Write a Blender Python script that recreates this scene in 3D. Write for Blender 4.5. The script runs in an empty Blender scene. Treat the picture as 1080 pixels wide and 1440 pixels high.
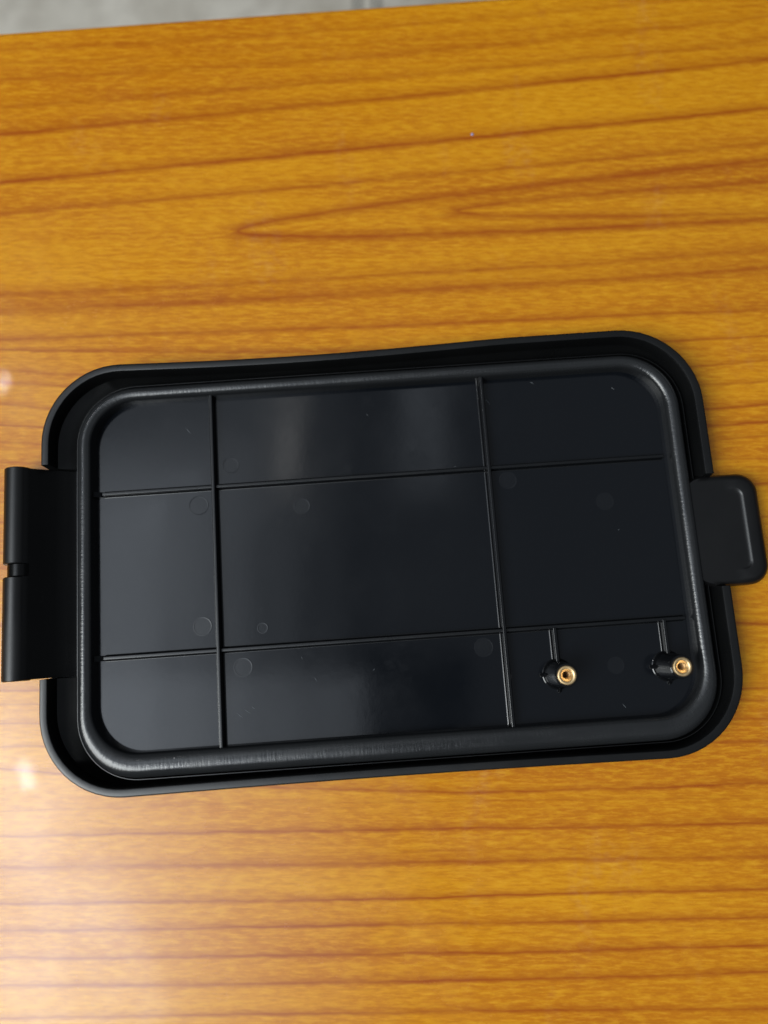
import bpy, bmesh, math, random
from mathutils import Vector, Matrix
random.seed(4)
R = math.radians
MM = 0.001
scene = bpy.context.scene
col = scene.collection

# ------------------------------------------------------------------ camera
cam_d = bpy.data.cameras.new("camera")
cam_d.sensor_fit = 'VERTICAL'
cam_d.sensor_height = 36.0
cam_d.sensor_width = 27.0
cam_d.lens = 36.0 * 1085.0 / 1440.0
cam_d.clip_start = 0.005
cam_d.clip_end = 50
cam_d.dof.use_dof = True
cam_d.dof.focus_distance = 0.212
cam_d.dof.aperture_fstop = 5.2
cam = bpy.data.objects.new("camera", cam_d)
cam.location = (0, 0, 0.22)
cam.rotation_euler = (R(9.937), R(0.228), 0)
col.objects.link(cam)
scene.camera = cam

# ------------------------------------------------------------------ world and lamps
w = bpy.data.worlds.new("World")
scene.world = w
w.use_nodes = True
bg = w.node_tree.nodes["Background"]
bg.inputs[0].default_value = (0.80, 0.90, 1.0, 1)
bg.inputs[1].default_value = 0.06


def area_lamp(name, loc, target, sx, sy, radiance, colour, roll=0.0):
    d = bpy.data.lights.new(name, 'AREA')
    d.shape = 'RECTANGLE'
    d.size, d.size_y = sx, sy
    d.energy = radiance * math.pi * sx * sy
    d.color = colour
    o = bpy.data.objects.new(name, d)
    o.location = loc
    dirv = Vector(target) - Vector(loc)
    o.rotation_euler = (dirv.to_track_quat('-Z', 'Y').to_matrix() @ Matrix.Rotation(roll, 3, 'Z')).to_euler()
    col.objects.link(o)
    return o


area_lamp("window_light", (-1.27, -0.66, 1.60), (0, 0, 0), 1.15, 1.30, 9.6, (0.96, 1.0, 0.98))
area_lamp("tube_lamp", (-0.794, -0.278, 1.55), (-0.0986, -0.0345, 0), 0.062, 0.018, 170.0, (1, 1, 1), R(-6))
area_lamp("tube_lamp", (-0.93, 0.624, 1.55), (-0.1156, 0.0775, 0), 0.045, 0.022, 150.0, (1, 1, 1))


def ceiling_glow(x0, x1, y0, y1, radiance, colour=(0.82, 0.90, 1.0), z=2.0):
    """a flat luminous panel added at ceiling height for its glow, facing straight down"""
    cx, cy = (x0 + x1) / 2, (y0 + y1) / 2
    area_lamp("glow_panel", (cx, cy, z), (cx, cy, 0), x1 - x0, y1 - y0, radiance, colour)


# gap left between the panels imitates a held phone's dark reflection in the lid
ceiling_glow(-1.8, -0.06, -1.6, 1.8, 0.15, z=2.26)
ceiling_glow(0.27, 2.2, -1.6, 1.8, 0.14, z=2.26)
ceiling_glow(-0.06, 0.27, 0.0, 1.8, 0.17, z=2.26)
ceiling_glow(-1.9, -0.14, -1.3, 0.9, 0.14, z=2.22)
ceiling_glow(-1.9, -0.28, -1.3, 0.9, 0.32, z=2.18)
ceiling_glow(-1.9, -0.42, -1.3, 0.65, 0.42, z=2.14)
ceiling_glow(-1.9, -0.54, -1.3, 0.55, 0.50, z=2.10)
ceiling_glow(-1.9, -0.66, -1.3, 0.45, 0.60, z=2.06)
ceiling_glow(-0.95, -0.065, -1.4, -0.08, 0.80, z=2.04)
ceiling_glow(-0.95, -0.25, -1.3, -0.35, 0.60, z=2.01)
ceiling_glow(-0.33, -0.25, 0.43, 0.85, 0.85, (1.0, 0.96, 0.90), z=1.98)  # two strip lamps added to make pale streaks in the lid's reflection
ceiling_glow(0.04, 0.17, 0.43, 0.85, 0.55, z=1.95)

vs = scene.view_settings
vs.view_transform = 'Standard'
vs.look = 'None'
vs.exposure = 0.0
vs.gamma = 1.0
vs.use_curve_mapping = False


# ------------------------------------------------------------------ node helpers
class NT:
    def __init__(self, name):
        self.m = bpy.data.materials.new(name)
        self.m.use_nodes = True
        self.t = self.m.node_tree
        self.n = self.t.nodes
        self.b = self.n["Principled BSDF"]

    def new(self, typ, **kw):
        n = self.n.new(typ)
        for k, v in kw.items():
            setattr(n, k, v)
        return n

    def link(self, a, b):
        self.t.links.new(a, b)

    def put(self, sock, v):
        if hasattr(v, 'is_output') or hasattr(v, 'links'):
            self.link(v, sock)
        else:
            sock.default_value = v

    def math(self, op, a, b=0.0, c=None, clamp=False):
        n = self.new('ShaderNodeMath', operation=op)
        n.use_clamp = clamp
        self.put(n.inputs[0], a)
        self.put(n.inputs[1], b)
        if c is not None:
            self.put(n.inputs[2], c)
        return n.outputs[0]

    def mix(self, fac, a, b, blend='MIX'):
        n = self.new('ShaderNodeMix', data_type='RGBA', blend_type=blend)
        self.put(n.inputs[0], fac)
        self.put(n.inputs[6], a)
        self.put(n.inputs[7], b)
        return n.outputs[2]

    def noise(self, vec, scale, detail=3.0, rough=0.55, dist=0.0):
        n = self.new('ShaderNodeTexNoise')
        self.link(vec, n.inputs['Vector'])
        n.inputs['Scale'].default_value = scale
        n.inputs['Detail'].default_value = detail
        n.inputs['Roughness'].default_value = rough
        n.inputs['Distortion'].default_value = dist
        return n.outputs['Fac']

    def mapping(self, vec, scale=(1, 1, 1), rot=(0, 0, 0), loc=(0, 0, 0)):
        n = self.new('ShaderNodeMapping')
        self.link(vec, n.inputs['Vector'])
        n.inputs['Scale'].default_value = scale
        n.inputs['Rotation'].default_value = rot
        n.inputs['Location'].default_value = loc
        return n.outputs[0]

    def ramp(self, fac, stops):
        n = self.new('ShaderNodeValToRGB')
        self.link(fac, n.inputs[0])
        e = n.color_ramp.elements
        while len(e) > 1:
            e.remove(e[-1])
        e[0].position, e[0].color = stops[0][0], stops[0][1]
        for p, c in stops[1:]:
            k = e.new(p)
            k.color = c
        return n.outputs[0]

    def remap(self, v, a, b, c=0.0, d=1.0):
        n = self.new('ShaderNodeMapRange')
        self.put(n.inputs[0], v)
        for i, x in enumerate((a, b, c, d)):
            n.inputs[1 + i].default_value = x
        return n.outputs[0]


# ------------------------------------------------------------------ materials
def wood_material():
    k = NT("varnished_wood_laminate")
    co = k.new('ShaderNodeTexCoord').outputs['Object']
    # to millimetres
    mm = k.mapping(co, (1000, 1000, 1000))
    sep = k.new('ShaderNodeSeparateXYZ')
    k.link(mm, sep.inputs[0])
    X, Y = sep.outputs[0], sep.outputs[1]
    # the grain wanders a little
    wob = k.noise(k.mapping(mm, (0.012, 0.05, 1)), 1.0, 2.0)
    wob2 = k.noise(k.mapping(mm, (0.10, 0.35, 1), loc=(7, 3, 0)), 1.0, 2.0)
    Yw = k.math('ADD', Y, k.math('MULTIPLY', k.math('SUBTRACT', wob, 0.5), 1.3))
    Yw = k.math('ADD', Yw, k.math('MULTIPLY', k.math('SUBTRACT', wob2, 0.5), 1.0))
    X2 = k.math('MULTIPLY', X, X)
    #  offset mm, slope, curvature, half width mm, strength
    lines = GRAIN
    dark = None

    def flank(d, wd, s):
        core = k.math('SUBTRACT', 1.0, k.math('MULTIPLY', k.math('ABSOLUTE', d), 0.62 / wd))
        soft = k.math('MAXIMUM', k.math('MULTIPLY', d, 0.26 / wd), k.math('MULTIPLY', d, -0.6 / wd))
        soft = k.math('MULTIPLY', k.math('SUBTRACT', 1.0, soft), 0.62)
        return k.math('MULTIPLY', k.math('MAXIMUM', k.math('MAXIMUM', core, soft), 0.0), s)

    for (a, b, c, wd, s) in lines:
        wd *= 1.45 if a > 90 else 1.15
        s = min(1.0, s * 1.15)
        v = k.math('ADD', k.math('MULTIPLY', X, b), a)
        if abs(c) > 1e-5:
            v = k.math('MULTIPLY_ADD', X2, c, v)
        d = k.math('SUBTRACT', Yw, v)
        # one flank of a latewood line is soft, the other crisp
        g = flank(d, wd, s)
        dark = g if dark is None else k.math('MAXIMUM', dark, g)
    # two cathedral arches
    for (x0, y0, sl, kk, wd, s) in ((-46.0, 126.9, 0.082, 0.62, 1.05, 1.0), (22.0, 133.4, 0.045, 0.33, 1.0, 0.85)):
        dx = k.math('SUBTRACT', X, x0)
        e = k.math('SUBTRACT', k.math('SUBTRACT', Yw, y0), k.math('MULTIPLY', dx, sl))
        d = k.math('SUBTRACT', dx, k.math('MULTIPLY', k.math('MULTIPLY', e, e), 1.0 / kk))
        q = k.math('MULTIPLY', e, 2.0 / kk)
        gr = k.math('SQRT', k.math('MULTIPLY_ADD', q, q, 1.0))
        d = k.math('DIVIDE', d, gr)
        g = flank(k.math('MULTIPLY', d, 0.8), wd, s)
        dark = k.math('MAXIMUM', dark, g)
    # lines fade in and out along their length
    along = k.noise(k.mapping(mm, (0.02, 0.14, 1), loc=(3, 9, 0)), 1.0, 3.0)
    dark = k.math('MULTIPLY', dark, k.remap(along, 0.3, 0.58, 0.6, 1.0))
    # broad warm and yellow zones
    zone = k.noise(k.mapping(mm, (0.006, 0.055, 1), loc=(2, 5, 0)), 1.0, 3.0)
    # short printed flecks that lie a few degrees off the grain
    f1 = k.noise(k.mapping(mm, (0.19, 0.85, 1), rot=(0, 0, R(-9))), 1.0, 3.0, 0.6)
    f2 = k.noise(k.mapping(mm, (0.26, 1.5, 1), rot=(0, 0, R(6))), 1.0, 2.0, 0.5)
    f3 = k.noise(k.mapping(mm, (0.9, 1.4, 1), rot=(0, 0, R(25)), loc=(4, 4, 0)), 1.0, 2.0, 0.5)
    base = k.ramp(zone, [(0.34, (0.475, 0.147, 0.003, 1)), (0.5, (0.55, 0.200, 0.003, 1)), (0.66, (0.62, 0.254, 0.004, 1))])
    stria = k.noise(k.mapping(mm, (0.004, 0.55, 1), loc=(1, 2, 0)), 1.0, 4.0, 0.6)
    base = k.mix(k.remap(stria, 0.55, 0.72, 0.0, 0.30), base, (0.50, 0.165, 0.003, 1))
    base = k.mix(k.remap(stria, 0.46, 0.32, 0.0, 0.45), base, (0.68, 0.300, 0.006, 1))
    base = k.mix(k.remap(f1, 0.46, 0.66, 0.0, 0.50), base, (0.70, 0.338, 0.011, 1))
    base = k.mix(k.remap(f1, 0.48, 0.34, 0.0, 0.35), base, (0.42, 0.135, 0.004, 1))
    base = k.mix(k.remap(f2, 0.54, 0.70, 0.0, 0.36), base, (0.76, 0.36, 0.02, 1))
    base = k.mix(k.remap(f2, 0.46, 0.32, 0.0, 0.26), base, (0.42, 0.135, 0.003, 1))
    base = k.mix(k.remap(f3, 0.56, 0.72, 0.0, 0.16), base, (0.72, 0.34, 0.012, 1))
    lc = k.mix(f1, (0.27, 0.046, 0.002, 1), (0.37, 0.078, 0.002, 1))
    colr = k.mix(k.math('MULTIPLY', dark, 0.96, clamp=True), base, lc)
    sm = k.math('MULTIPLY', k.remap(k.noise(k.mapping(mm, (0.05, 0.018, 1), rot=(0, 0, R(12))), 1.0, 4.0), 0.58, 0.75), k.remap(k.noise(mm, 0.4, 4.0), 0.4, 0.7))
    colr = k.mix(k.math('MULTIPLY', sm, 0.10), colr, (0.72, 0.55, 0.34, 1))
    k.link(colr, k.b.inputs['Base Color'])
    wear = k.noise(mm, 0.05, 4.0)
    fine = k.noise(k.mapping(mm, (0.5, 1.5, 1)), 1.0, 3.0)
    k.link(k.math('ADD', k.remap(wear, 0.35, 0.65, 0.19, 0.27), k.math('MULTIPLY', fine, 0.04)), k.b.inputs['Roughness'])
    k.b.inputs['Specular IOR Level'].default_value = 0.5
    k.b.inputs['Coat Weight'].default_value = 0.07
    k.b.inputs['Coat Roughness'].default_value = 0.03
    bump = k.new('ShaderNodeBump')
    bump.inputs['Strength'].default_value = 0.05
    bump.inputs['Distance'].default_value = 0.0002
    k.link(f1, bump.inputs['Height'])
    k.link(bump.outputs[0], k.b.inputs['Normal'])
    return k.m


GRAIN = [(199.06, 0.0874, 0.000168, 0.67, 0.35), (188.83, 0.0912, 0.000152, 0.78, 0.4), (193.53, 0.0862, 0.000177, 0.52, 0.25),
         (180.37, 0.094, 7.5e-05, 0.75, 0.45), (172.7, 0.1054, 4.8e-05, 0.75, 1), (156.04, 0.1053, 3e-06, 0.72, 1),
         (144.41, 0.0968, 1.1e-05, 0.6, 0.6), (112.01, 0.0603, 7.7e-05, 0.8, 0.6), (106.47, 0.0576, 7.4e-05, 1.03, 0.7),
         (95.83, 0.0411, 1.4e-05, 0.58, 0.7), (87.84, 0.0182, 0.000183, 0.44, 0.7), (78.42, 0.0138, 0.000361, 0.44, 0.55),
         (74.1, 0.0002, 0.000302, 0.44, 0.6), (65.25, -0.0003, 0.000468, 0.44, 0.8), (61.05, 0.0043, 0.000331, 0.44, 0.8),
         (55.27, 0.0083, 0.000429, 0.42, 0.6), (53.88, 0.0038, 0.0, 0.32, 0.4), (45.9, 0.0086, 0.0, 0.53, 0.7),
         (36.26, 0.0068, 0.0, 0.42, 0.5), (22.03, -0.0004, 0.0, 0.42, 0.6), (6.25, 0.0026, 0.0, 0.5, 0.8),
         (-11.58, 0.0047, 0.0, 0.4, 0.8), (-14.95, 0.0057, 0.0, 0.29, 0.6), (-20.11, 0.0075, 0.0, 0.38, 0.7),
         (-26.18, 0.0076, 0.0, 0.38, 0.6), (-38.51, -0.0162, 0.000371, 0.47, 0.8), (-41.44, 0.0165, -5.1e-05, 0.29, 0.3),
         (-48.66, 0.0175, 2.6e-05, 0.47, 0.85), (-57.01, 0.0163, 3.6e-05, 0.67, 0.75), (-54.54, 0.0355, -0.000202, 0.38, 0.35),
         (-65.82, 0.0187, 5.5e-05, 0.47, 0.85), (-72.3, 0.0174, 1e-05, 0.47, 0.85), (-79.47, 0.0167, 3.8e-05, 0.47, 0.85),
         (-86.2, 0.02, 6.3e-05, 0.57, 0.9), (-93.52, 0.0135, -2.1e-05, 0.47, 0.8)]


def plastic_material(name, colour, r0, r1, bump_s=0.05, scale=900.0, spec=0.5, warp=0.0):
    k = NT(name)
    co = k.new('ShaderNodeTexCoord').outputs['Object']
    n1 = k.noise(co, 45.0, 4.0, 0.6)
    n2 = k.noise(co, scale, 2.0)
    k.b.inputs['Base Color'].default_value = (*colour, 1)
    k.b.inputs['Specular IOR Level'].default_value = spec
    # fine scuffs: thin stretched noise in two directions
    sm = k.noise(co, 110.0, 5.0, 0.7)
    sc = k.remap(sm, 0.60, 0.74)
    r = k.math('ADD', k.remap(n1, 0.35, 0.65, r0, r1), k.math('MULTIPLY', sc, 0.06))
    k.link(r, k.b.inputs['Roughness'])
    h = n2
    b = k.new('ShaderNodeBump')
    b.inputs['Strength'].default_value = bump_s
    b.inputs['Distance'].default_value = 0.0001
    k.link(h, b.inputs['Height'])
    last = b.outputs[0]
    if warp:
        b2 = k.new('ShaderNodeBump')
        b2.inputs['Strength'].default_value = warp
        b2.inputs['Distance'].default_value = 0.002
        k.link(k.noise(co, 28.0, 1.0), b2.inputs['Height'])
        k.link(last, b2.inputs['Normal'])
        last = b2.outputs[0]
    k.link(last, k.b.inputs['Normal'])
    return k.m


def gasket_material():
    k = NT("black_rubber_bead")
    uv = k.new('ShaderNodeTexCoord').outputs['UV']
    k.b.inputs['Base Color'].default_value = (0.015, 0.0158, 0.017, 1)
    st = k.noise(k.mapping(k.mapping(uv, (1, 0.012, 1)), (1500, 260, 1), rot=(0, 0, R(28))), 1.0, 3.0, 0.65)
    pat = k.noise(k.mapping(uv, (60, 3, 1)), 1.0, 3.0, 0.6)
    k.link(k.remap(pat, 0.35, 0.65, 0.11, 0.30), k.b.inputs['Roughness'])
    k.b.inputs['Specular IOR Level'].default_value = 0.6
    b = k.new('ShaderNodeBump')
    b.inputs['Strength'].default_value = 0.55
    b.inputs['Distance'].default_value = 0.00012
    k.link(st, b.inputs['Height'])
    k.link(b.outputs[0], k.b.inputs['Normal'])
    return k.m


def brass_material():
    k = NT("brass")
    co = k.new('ShaderNodeTexCoord').outputs['Object']
    n = k.noise(co, 900.0, 3.0)
    k.b.inputs['Metallic'].default_value = 1.0
    k.link(k.mix(n, (0.80, 0.55, 0.27, 1), (0.90, 0.67, 0.38, 1)), k.b.inputs['Base Color'])
    k.link(k.remap(n, 0.3, 0.7, 0.36, 0.48), k.b.inputs['Roughness'])
    return k.m


def tile_material():
    k = NT("pale_floor_tile")
    co = k.new('ShaderNodeTexCoord').outputs['Object']
    n = k.noise(co, 9.0, 6.0, 0.65)
    n2 = k.noise(co, 70.0, 3.0)
    c = k.mix(k.remap(n, 0.35, 0.65), (0.55, 0.50, 0.42, 1), (0.80, 0.75, 0.66, 1))
    c = k.mix(k.remap(n2, 0.52, 0.66, 0, 0.6), c, (0.36, 0.31, 0.25, 1))
    k.link(c, k.b.inputs['Base Color'])
    k.b.inputs['Roughness'].default_value = 0.35
    return k.m


def plain(name, colour, rough, noise_amt=0.25):
    k = NT(name)
    co = k.new('ShaderNodeTexCoord').outputs['Object']
    n = k.noise(co, 300.0, 3.0)
    c2 = tuple(min(1, v * (1 + noise_amt)) for v in colour)
    k.link(k.mix(n, (*colour, 1), (*c2, 1)), k.b.inputs['Base Color'])
    k.b.inputs['Roughness'].default_value = rough
    return k.m


M_WOOD = wood_material()
M_RIM = plastic_material("black_plastic_matt", (0.004, 0.0042, 0.0044), 0.25, 0.36, 0.10)
M_FLOOR = plastic_material("black_plastic_gloss", (0.0031, 0.0040, 0.0058), 0.065, 0.15, 0.04, 700.0, 0.5, 0.04)
M_RIB = plastic_material("black_plastic_rib", (0.0035, 0.004, 0.0048), 0.24, 0.32, 0.05)
M_MARK = plastic_material("black_plastic_mark", (0.0055, 0.0065, 0.0085), 0.15, 0.24, 0.04)
M_BOSS = plastic_material("black_plastic_boss", (0.0045, 0.0048, 0.0055), 0.10, 0.15, 0.04)
M_TAB = plastic_material("black_plastic_satin", (0.0045, 0.0045, 0.0048), 0.30, 0.40, 0.08)
M_LEAF = plastic_material("black_plastic_shaded", (0.0015, 0.0015, 0.0016), 0.22, 0.28, 0.04, 900.0, 0.28)  # shade of the hinge recess and notch put into a darker base colour
M_GASKET = gasket_material()
M_BRASS = brass_material()
M_TILE = tile_material()
M_GROUT = plain("dark_grout", (0.05, 0.05, 0.045), 0.8)
M_EDGE = plain("table_edge_band", (0.22, 0.10, 0.02), 0.5)
M_BLUE = plain("blue_fleck", (0.28, 0.30, 0.50), 0.5)


# ------------------------------------------------------------------ mesh helpers
def obj(name, bm, mat, parent=None, smooth=True, angle=32.0):
    bmesh.ops.recalc_face_normals(bm, faces=bm.faces)
    for f in bm.faces:
        f.smooth = smooth
    if smooth:
        lim = R(angle)
        for e in bm.edges:
            if len(e.link_faces) == 2 and e.calc_face_angle(0.0) > lim:
                e.smooth = False
    me = bpy.data.meshes.new(name)
    bm.to_mesh(me)
    bm.free()
    me.materials.append(mat)
    o = bpy.data.objects.new(name, me)
    col.objects.link(o)
    if parent:
        o.parent = parent
    return o


def empty(name, loc, rz=0.0):
    o = bpy.data.objects.new(name, None)
    o.empty_display_size = 0.02
    o.location = loc
    o.rotation_euler = (0, 0, rz)
    col.objects.link(o)
    return o


def tag(o, label=None, cat=None, group=None, kind=None):
    for k_, v_ in (("label", label), ("category", cat), ("group", group), ("kind", kind)):
        if v_:
            o[k_] = v_
    return o


NC = 14                       # corner segments
XB = [i / 24 for i in range(25)]


def rr_loop(x0, x1, y0, y1, r, yb_left=(), yb_right=()):
    """Rounded rectangle, counter-clockwise from the right side going up. Millimetres."""
    pts = []

    def side_y(x, ya, yb, brk):
        s = 1 if yb > ya else -1
        ys = sorted([y for y in brk if min(ya, yb) < y < max(ya, yb)], reverse=(s < 0))
        out = [ya] + ys
        return [(x, y) for y in out]

    pts += side_y(x1, y0 + r, y1 - r, yb_right)
    for i in range(NC):
        a = i / NC * math.pi / 2
        pts.append((x1 - r + r * math.cos(a), y1 - r + r * math.sin(a)))
    for t in XB[:-1]:
        pts.append((x1 - r + (x0 + r - (x1 - r)) * t, y1))
    for i in range(NC):
        a = math.pi / 2 + i / NC * math.pi / 2
        pts.append((x0 + r + r * math.cos(a), y1 - r + r * math.sin(a)))
    pts += side_y(x0, y1 - r, y0 + r, yb_left)
    for i in range(NC):
        a = math.pi + i / NC * math.pi / 2
        pts.append((x0 + r + r * math.cos(a), y0 + r + r * math.sin(a)))
    for t in XB[:-1]:
        pts.append((x0 + r + (x1 - r - (x0 + r)) * t, y0))
    for i in range(NC):
        a = 1.5 * math.pi + i / NC * math.pi / 2
        pts.append((x1 - r + r * math.cos(a), y0 + r + r * math.sin(a)))
    return pts


def loft(bm, loops, cap_first=False, cap_last=False):
    rows = [[bm.verts.new(Vector(p) * MM) for p in lp] for lp in loops]
    n = len(rows[0])
    for a, b in zip(rows[:-1], rows[1:]):
        for i in range(n):
            j = (i + 1) % n
            bm.faces.new((a[i], a[j], b[j], b[i]))
    if cap_first:
        bm.faces.new(list(reversed(rows[0])))
    if cap_last:
        bm.faces.new(rows[-1])
    return rows


def add_box(bm, x0, x1, y0, y1, z0, z1, bev=0.0, taper=0.0):
    g = bmesh.ops.create_cube(bm, size=1.0)
    vs_ = g['verts']
    for v in vs_:
        top = v.co.z > 0
        ins = taper if top else 0.0
        v.co = Vector(((x0 + ins if v.co.x < 0 else x1 - ins), (y0 + ins if v.co.y < 0 else y1 - ins), z1 if top else z0)) * MM
    if bev:
        ed = [e for e in bm.edges if all(v in vs_ for v in e.verts)]
        bmesh.ops.bevel(bm, geom=ed, offset=bev * MM, segments=2, affect='EDGES', profile=0.5)


def lathe(bm, prof, cx, cy, n=40):
    rows = []
    for r, z in prof:
        rows.append([bm.verts.new(Vector((cx + r * math.cos(2 * math.pi * i / n), cy + r * math.sin(2 * math.pi * i / n), z)) * MM) for i in range(n)])
    for a, b in zip(rows[:-1], rows[1:]):
        for i in range(n):
            j = (i + 1) % n
            bm.faces.new((a[i], a[j], b[j], b[i]))
    return rows


def prism(bm, pts2, y0, y1):
    """extrude an (x, z) outline along y"""
    a = [bm.verts.new(Vector((x, y0, z)) * MM) for x, z in pts2]
    b = [bm.verts.new(Vector((x, y1, z)) * MM) for x, z in pts2]
    n = len(a)
    for i in range(n):
        j = (i + 1) % n
        bm.faces.new((a[i], a[j], b[j], b[i]))
    bm.faces.new(list(reversed(a)))
    bm.faces.new(b)


# ------------------------------------------------------------------ the setting: floor and table
# tiled floor 0.75 m below the table top
fz = -0.75
bm = bmesh.new()
vsf = [bm.verts.new((x, y, fz - 0.006)) for x, y in ((-4, -4), (4, -4), (4, 4), (-4, 4))]
bm.faces.new(vsf)
floor = obj("floor", bm, M_GROUT, smooth=False)
tag(floor, kind='structure')


def floor_tile(x0, x1, y0, y1):
    bm_ = bmesh.new()
    add_box(bm_, x0, x1, y0, y1, -760, -750, 1.0)
    return obj("tile", bm_, M_TILE, floor, smooth=False)


xs = [(-1240, -645), (-638, -45), (-38.5, -18), (-11.5, 582), (589, 1184)]
for (xa, xb) in xs:
    for ya in (-1210, -605, 0, 605, 1210):
        floor_tile(xa, xb, ya + 3, ya + 602)

# table: its far edge runs a few degrees off the picture's horizontal
table = empty("table", (0, 0, 0))
tag(table, "wooden table top in glossy orange varnish with dark grain lines", "table")
ang = math.atan2(208.72 - 197.31, 22.41 + 125.92)


def edge_y(x):
    return 207.0 + math.tan(ang) * x


bm = bmesh.new()
cx0, cx1, cy0 = -620.0, 620.0, -420.0
out_pts = [(cx0, cy0), (cx1, cy0), (cx1, edge_y(cx1)), (cx0, edge_y(cx0))]


def inset(pts, d):
    cx_ = sum(p[0] for p in pts) / 4
    cy_ = sum(p[1] for p in pts) / 4
    return [(x - math.copysign(d, x - cx_), y - math.copysign(d, y - cy_)) for x, y in pts]


loops = []
for d, z in ((0.8, -25), (0, -24), (0, -1.6), (0.5, -0.45), (1.6, 0)):
    loops.append([(x, y, z) for x, y in inset(out_pts, d)])
loft(bm, loops, True, True)
obj("table_top", bm, M_WOOD, table, smooth=False)

# ------------------------------------------------------------------ the lid
LID = empty("box_lid", (-0.001376, 0.025680, 0.0), R(3.951))
tag(LID, "black plastic box lid lying inside up on the varnished wood", "lid")

HG0, HG1 = -27.7, 30.8        # hinge gap in the rim
TG0, TG1 = -15.2, 15.2        # latch gap in the rim
YL = [HG1 + 0.25, HG1, 20, 10, 0, -10, -20, HG0, HG0 - 0.25]
YR = [TG1 + 0.5, TG1, 8, 0, -8, TG0, TG0 - 0.5]
OX0, OX1, OY0, OY1, ORAD = -93.6, 93.8, -59.5, 59.5, 22.5


def pinch(x, y, z):
    """moulded long walls bow in slightly"""
    xs_ = (x + 20.0) / 60.0 if y > 0 else x / 72.0
    k_ = max(0.0, 1 - xs_ ** 2) ** 1.3
    amt = (1.25 if y > 0 else 0.5) * k_ * min(1.0, max(0.0, (abs(y) - 53) / 3.0))
    return (x, y - math.copysign(amt, y), z)


def rim_ring(d, z, gl=None, gr=None):
    pts = rr_loop(OX0 + d, OX1 - d * 1.18, OY0 + d, OY1 - d, ORAD - d, YL, YR)
    out = []
    for x, y in pts:
        zz = z
        if x < -80 and HG0 - 0.01 <= y <= HG1 + 0.01 and gl is not None:
            zz = min(z, gl)
        if x > 80 and TG0 - 0.01 <= y <= TG1 + 0.01 and gr is not None:
            zz = min(z, gr)
        out.append(pinch(x, y, zz))
    return out


GI = (-80.3, 83.6, -48.8, 49.0, 12.5)      # bead inner outline
GO = (-84.5, 88.0, -55.4, 52.9, 16.5)      # bead outer outline
bm = bmesh.new()
rings = [rim_ring(0.7, 0.0), rim_ring(0.2, 0.3), rim_ring(0.0, 1.0),
         rim_ring(0.0, 9.5, 2.0, 5.2), rim_ring(0.08, 9.85, 2.05, 5.3), rim_ring(0.28, 10.0, 2.1, 5.4),
         rim_ring(0.5, 10.02, 2.1, 5.4), rim_ring(1.75, 10.02, 2.0, 5.4), rim_ring(2.0, 9.95, 2.0, 5.3),
         rim_ring(2.15, 9.7, 1.9, 5.2), rim_ring(2.4, 5.2, 1.5, 4.0), rim_ring(2.55, 4.6, 1.3, 3.8)]


def lerp_rect(t):
    return tuple(a + (b - a) * t for a, b in zip(GO, GI))


def plain_ring(rect, z):
    # same break points as the rim, so the rings match vertex for vertex
    x0, x1, y0, y1, r = rect
    pts = rr_loop(x0, x1, y0, y1, r, YL, YR)
    return [(x, y, z) for x, y in pts]



def around(e, z):
    x0, x1, y0, y1, r = GO
    return plain_ring((x0 - e, x1 + e + 0.95, y0 - e, y1 + e + 0.3, r + e), z)


# a thin wall holds the sealing bead in its channel
rings += [around(0.56, 0.9), around(0.54, 5.9), around(0.46, 6.1), around(0.30, 6.1), around(0.22, 5.9), around(0.18, 0.9), plain_ring(lerp_rect(0.06), 0.7), plain_ring(lerp_rect(0.45), 1.2), plain_ring(lerp_rect(0.55), 4.0), plain_ring(lerp_rect(0.98), 4.0),
          ]
loft(bm, rings, True, False)
tray = obj("tray_wall", bm, M_RIM, LID)

bm = bmesh.new()
inner_pts = plain_ring(lerp_rect(0.90), 4.02)
vsx = [bm.verts.new(Vector(p) * MM) for p in inner_pts]
bm.faces.new(vsx)
r_ = bmesh.ops.extrude_face_region(bm, geom=bm.faces[:])
for v in [e for e in r_['geom'] if isinstance(e, bmesh.types.BMVert)]:
    v.co.z -= 3.2 * MM
obj("base_panel", bm, M_FLOOR, LID)

# sealing bead: swept half-round, with arc length in the UVs
bm = bmesh.new()
prof = [(0.0, 0.5), (0.02, 6.2), (0.035, 6.9), (0.07, 7.4), (0.13, 7.85), (0.22, 8.2), (0.33, 8.42), (0.45, 8.52), (0.57, 8.5),
        (0.68, 8.38), (0.79, 8.2), (0.88, 7.95), (0.94, 7.6), (0.98, 7.0), (1.0, 6.0), (1.0, 3.2)]
grings = []
YG = [y * 4.0 for y in range(-8, 9)]
for t, z in prof:
    x0, x1, y0, y1, r = lerp_rect(t)
    grings.append([(x, y, z) for x, y in rr_loop(x0, x1, y0, y1, r, YG, YG)])
rows = loft(bm, grings)
mid = grings[len(grings) // 2]
cum = [0.0]
for i in range(len(mid)):
    p, q = mid[i], mid[(i + 1) % len(mid)]
    cum.append(cum[-1] + math.dist(p[:2], q[:2]))
index = {}
for ri, row in enumerate(rows):
    for ci, v in enumerate(row):
        index[v] = (ri, ci)
uvl = bm.loops.layers.uv.new("UVMap")
for f in bm.faces:
    cs = [index[l.vert][1] for l in f.loops]
    wrap = max(cs) - min(cs) > 2
    for l in f.loops:
        ri, ci = index[l.vert]
        cc = cum[-1] if (wrap and ci == 0) else cum[ci]
        l[uvl].uv = (cc / 1000.0, ri / len(rows))
bead = obj("sealing_bead", bm, M_GASKET, LID)

# stiffening ribs
FZ = 4.02


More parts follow.
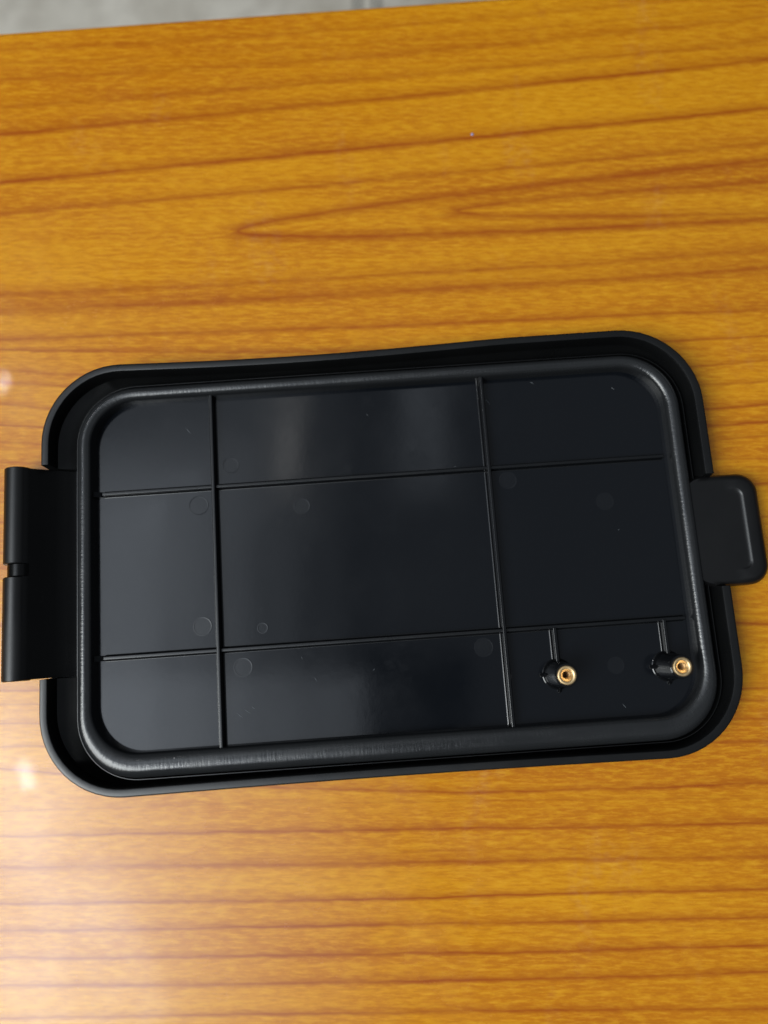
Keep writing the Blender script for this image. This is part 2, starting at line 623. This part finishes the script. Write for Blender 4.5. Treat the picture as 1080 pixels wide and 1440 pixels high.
def rib_profile(h, wt, wb, rf, rt, n=5):
    """half a rib's cross-section: root fillet, drafted flank, rounded top edge; then mirrored"""
    left = [(-(wb + rf), -0.8)]
    for i in range(n + 1):
        a = math.pi / 2 * i / n
        left.append((-(wb + rf) + rf * math.sin(a), rf - rf * math.cos(a)))
    for i in range(n + 1):
        a = math.pi / 2 * i / n
        left.append((-wt + rt - rt * math.cos(a), h - rt + rt * math.sin(a)))
    return left + [(-u, z) for u, z in reversed(left)]


def rib_bar(name, p0, p1, h, wt, wb, rf, rt, mat, parent):
    bm_ = bmesh.new()
    d = (Vector((*p1, 0)) - Vector((*p0, 0)))
    d.normalize()
    sd = Vector((d.y, -d.x, 0)) * -1
    pr = rib_profile(h, wt, wb, rf, rt)
    rws = []
    for p in (p0, p1):
        rws.append([bm_.verts.new((Vector((*p, FZ)) - sd * u * -1 + Vector((0, 0, z))) * MM) for u, z in pr])
    n = len(pr)
    for i in range(n):
        j = (i + 1) % n
        bm_.faces.new((rws[0][i], rws[0][j], rws[1][j], rws[1][i]))
    bm_.faces.new(rws[0])
    bm_.faces.new(rws[1])
    return obj(name, bm_, mat, parent, angle=40)


rib_bar("rib", (-46.3, -50.0), (-46.3, 50.5), 3.0, 0.52, 0.62, 0.55, 0.26, M_RIB, LID)
rib_bar("rib", (31.9, -50.0), (31.9, 50.5), 3.0, 0.52, 0.62, 0.55, 0.26, M_BOSS, LID)
for yc in (22.5, -23.4):
    h_ = rib_bar("rib", (-77.9, yc), (81.9, yc), 1.75, 0.5, 0.58, 0.4, 0.22, M_RIB, LID)
    for (xa, xb, s) in ((-81.4, -77.9, 1),):
        bm = bmesh.new()
        hi, lo = FZ + 3.0, FZ + 0.3
        o2 = [(xa, FZ - 0.8), (xb, FZ - 0.8), (xb, lo if s > 0 else hi), (xa, hi if s > 0 else lo)]
        prism(bm, o2, yc - 0.75, yc + 0.75)
        obj("notch_wedge", bm, M_RIB, h_)  # wedge added in place of a dark notch, sloped to reflect darkness

# two screw bosses with brass inserts
BOSS = []


def boss(cx, cy):
    b_ = bmesh.new()
    lathe(b_, [(4.4, FZ - 0.4), (4.25, FZ + 0.02), (4.0, FZ + 0.15), (3.8, FZ + 0.5), (3.6, FZ + 1.0), (3.5, FZ + 1.8), (3.15, 14.2), (3.05, 14.6), (2.85, 14.75), (2.5, 14.75), (2.5, 9.0)], cx, cy, 44)
    bo = obj("screw_boss", b_, M_BOSS, LID)
    b_ = bmesh.new()
    pr = [(2.5, 8.6), (2.5, 15.05), (2.38, 15.3), (2.2, 15.36), (1.8, 15.34), (1.6, 15.22), (1.0, 14.2)]
    z = 14.2
    while z > 8.8:
        pr += [(1.12, z - 0.18), (0.95, z - 0.36)]
        z -= 0.36
    pr += [(0.0, 8.6)]
    lathe(b_, pr, cx, cy, 40)
    obj("threaded_insert", b_, M_BRASS, bo)

    def gusset(dx, dy, ln, h, end, hw=0.62, bv=0.34):
        g_ = bmesh.new()
        px, py = -dy * hw, dx * hw
        s0, s1 = 2.4, ln
        pts = []
        for s_, z1 in ((s0, FZ + h), (s1, FZ + end)):
            for sg in (-1, 1):
                pts.append((cx + dx * s_ + px * sg, cy + dy * s_ + py * sg, FZ - 0.6))
            for sg in (1, -1):
                pts.append((cx + dx * s_ + px * sg * 0.8, cy + dy * s_ + py * sg * 0.8, z1))
        v = [g_.verts.new(Vector(p) * MM) for p in pts]
        for f_ in ((0, 1, 2, 3), (4, 5, 6, 7), (0, 1, 5, 4), (1, 2, 6, 5), (2, 3, 7, 6), (3, 0, 4, 7)):
            g_.faces.new([v[i] for i in f_])
        bmesh.ops.bevel(g_, geom=g_.edges[:], offset=bv * MM, segments=3, affect='EDGES')
        obj("gusset", g_, M_BOSS, bo)

    rib_bar("gusset", (cx, cy + 2.2), (cx, cy + 12.4), 2.3, 0.55, 0.72, 0.6, 0.3, M_BOSS, bo)
    gusset(-1, 0, 5.2, 3.4, 0.3)
    gusset(0, -1, 5.2, 3.4, 0.3)
    gusset(1, 0, 5.2, 3.4, 0.3)


boss(45.7, -36.1)
boss(75.9, -36.0)

# ejector pin witness marks
for (ex, ey, er) in ((-51.2, 17.6, 2.9), (-40.2, -28.4, 2.7), (-41.7, 28.7, 2.5), (64.3, 10.8, 2.6), (26.2, -27.6, 2.7),
                     (61.9, -34.9, 2.4), (37.4, 18.8, 2.6), (-21.8, 15.4, 2.4), (-51.0, -16.5, 2.7), (-34.4, -18.1, 1.6)):
    bm = bmesh.new()
    rws = lathe(bm, [(er, FZ - 0.02), (er - 0.04, FZ + 0.02), (er - 0.22, FZ + 0.03), (er - 0.42, FZ + 0.012)], ex, ey, 28)
    bm.faces.new(rws[-1])
    obj("ejector_mark", bm, M_MARK, LID, smooth=False)

# hinge side: barrel in two lengths, a slimmer core between them, a leaf that runs into the groove
BX, BZ, BR = -101.4, 6.4, 3.7


def barrel(name, y0, y1, r, dx, dz=0.0, n=36):
    bm_ = bmesh.new()
    rws = []
    for y, rr in ((y0, r - 0.25), (y0 + 0.25, r), (y1 - 0.25, r), (y1, r - 0.25)):
        rws.append([bm_.verts.new(Vector((BX + dx + rr * math.cos(2 * math.pi * i / n), y, BZ + dz + rr * math.sin(2 * math.pi * i / n))) * MM) for i in range(n)])
    for a, b in zip(rws[:-1], rws[1:]):
        for i in range(n):
            j = (i + 1) % n
            bm_.faces.new((a[i], a[j], b[j], b[i]))
    bm_.faces.new(rws[0])
    bm_.faces.new(list(reversed(rws[-1])))
    return obj(name, bm_, M_LEAF if dx else M_TAB, LID)


barrel("hinge_barrel", 3.9, 31.2, BR, 0)
barrel("hinge_barrel", -27.9, 0.3, BR, 0)
barrel("hinge_core", 0.28, 3.92, 3.55, 0.9, -0.25)
bm = bmesh.new()
leaf = [(-100.5, 3.2), (-99.8, 9.4), (-98.8, 9.0), (-97.6, 8.1), (-95.0, 6.2), (-92.0, 4.0), (-89.0, 2.0), (-87.0, 1.0), (-84.0, 0.9), (-84.0, 0.6), (-97, 0.6)]
prism(bm, leaf, HG0 + 0.05, HG1 - 0.02)
obj("hinge_leaf", bm, M_LEAF, LID)

# latch tab
bm = bmesh.new()


def tab_ring(d, z, x0=86.0):
    return [(x, y, z) for x, y in rr_loop(x0, 106.6 - d, -15.6 + d, 15.7 - d, max(0.6, 5.6 - d), (), ())]


def lip(x, z):
    t = min(1.0, max(0.0, (x - 97.0) / 4.5))
    return 7.55 + (z - 7.55) * t * t * (3 - 2 * t)


def tab_rec(x1, yy, z, r):
    return [(x, y, lip(x, z)) for x, y in rr_loop(86.3, x1, -yy, yy, r, (), ())]


def tab_out(d, z):
    return [(x, y, min(z, lip(x, z) + 0.02)) for x, y, _ in tab_ring(d, z)]


tl = [tab_ring(0.5, 3.0), tab_ring(0.0, 3.6), tab_ring(0.0, 6.2), tab_ring(0.25, 6.8), tab_out(0.9, 7.6), tab_out(2.2, 8.1), tab_rec(102.1, 11.6, 7.98, 2.6),
      tab_rec(101.85, 11.4, 7.94, 2.3), tab_rec(101.6, 11.2, 7.8, 2.1), tab_rec(101.3, 10.9, 7.6, 1.9), tab_rec(100.6, 10.2, 7.55, 1.5), tab_rec(100.0, 9.7, 7.55, 1.5)]
loft(bm, tl, True, True)
obj("latch_tab", bm, M_TAB, LID, angle=50)

# small bluish fleck on the wood
bm = bmesh.new()
lathe(bm, [(0.0, 0.35), (0.25, 0.3), (0.42, 0.12), (0.46, 0.0)], 0, 0, 12)
sp = obj("paint_fleck", bm, M_BLUE)
sp.location = (0.02703, 0.15984, 0.0)
tag(sp, "tiny pale blue fleck on the wood beyond the lid", "fleck")

# short pale nicks and scuffs in the gloss, raised burrs a few hundredths of a millimetre high
M_NICK = plain("scuffed_plastic", (0.10, 0.11, 0.12), 0.5)
bm = bmesh.new()
nicks = [(-53.6, 39.9, 2.6, -52), (33.7, 42.6, 2.4, -60), (47.2, 47.3, 1.6, -30), (62.9, -45.9, 1.7, -55), (-39.5, -40.3, 2.2, -38),
         (-41.6, -41.2, 2.6, -42), (-37.9, -39.4, 1.4, -45), (-4.4, -31.5, 0.9, 40), (22.6, 23.9, 1.0, 10), (14.4, 23.4, 0.8, -20),
         (-20.5, -33.0, 1.6, -58), (-24.0, -27.0, 1.0, -70), (67.2, 2.4, 0.7, 30), (-1.5, 41.0, 0.8, -60), (70.5, 44.0, 1.2, -48)]
for (nx, ny, ln, an) in nicks:
    ca, sa = math.cos(R(an)), math.sin(R(an))
    wd = 0.07
    p = [(-ln / 2, 0, 0), (0, -wd, 0), (ln / 2, 0, 0), (0, wd, 0), (0, 0, 0.05)]
    v = [bm.verts.new(Vector((nx + ca * a_ - sa * b_, ny + sa * a_ + ca * b_, FZ + 0.005 + c_)) * MM) for a_, b_, c_ in p]
    for f_ in ((0, 1, 4), (1, 2, 4), (2, 3, 4), (3, 0, 4)):
        bm.faces.new([v[i] for i in f_])
o = obj("scuff", bm, M_NICK, LID, smooth=False)
tag(o, kind='stuff')
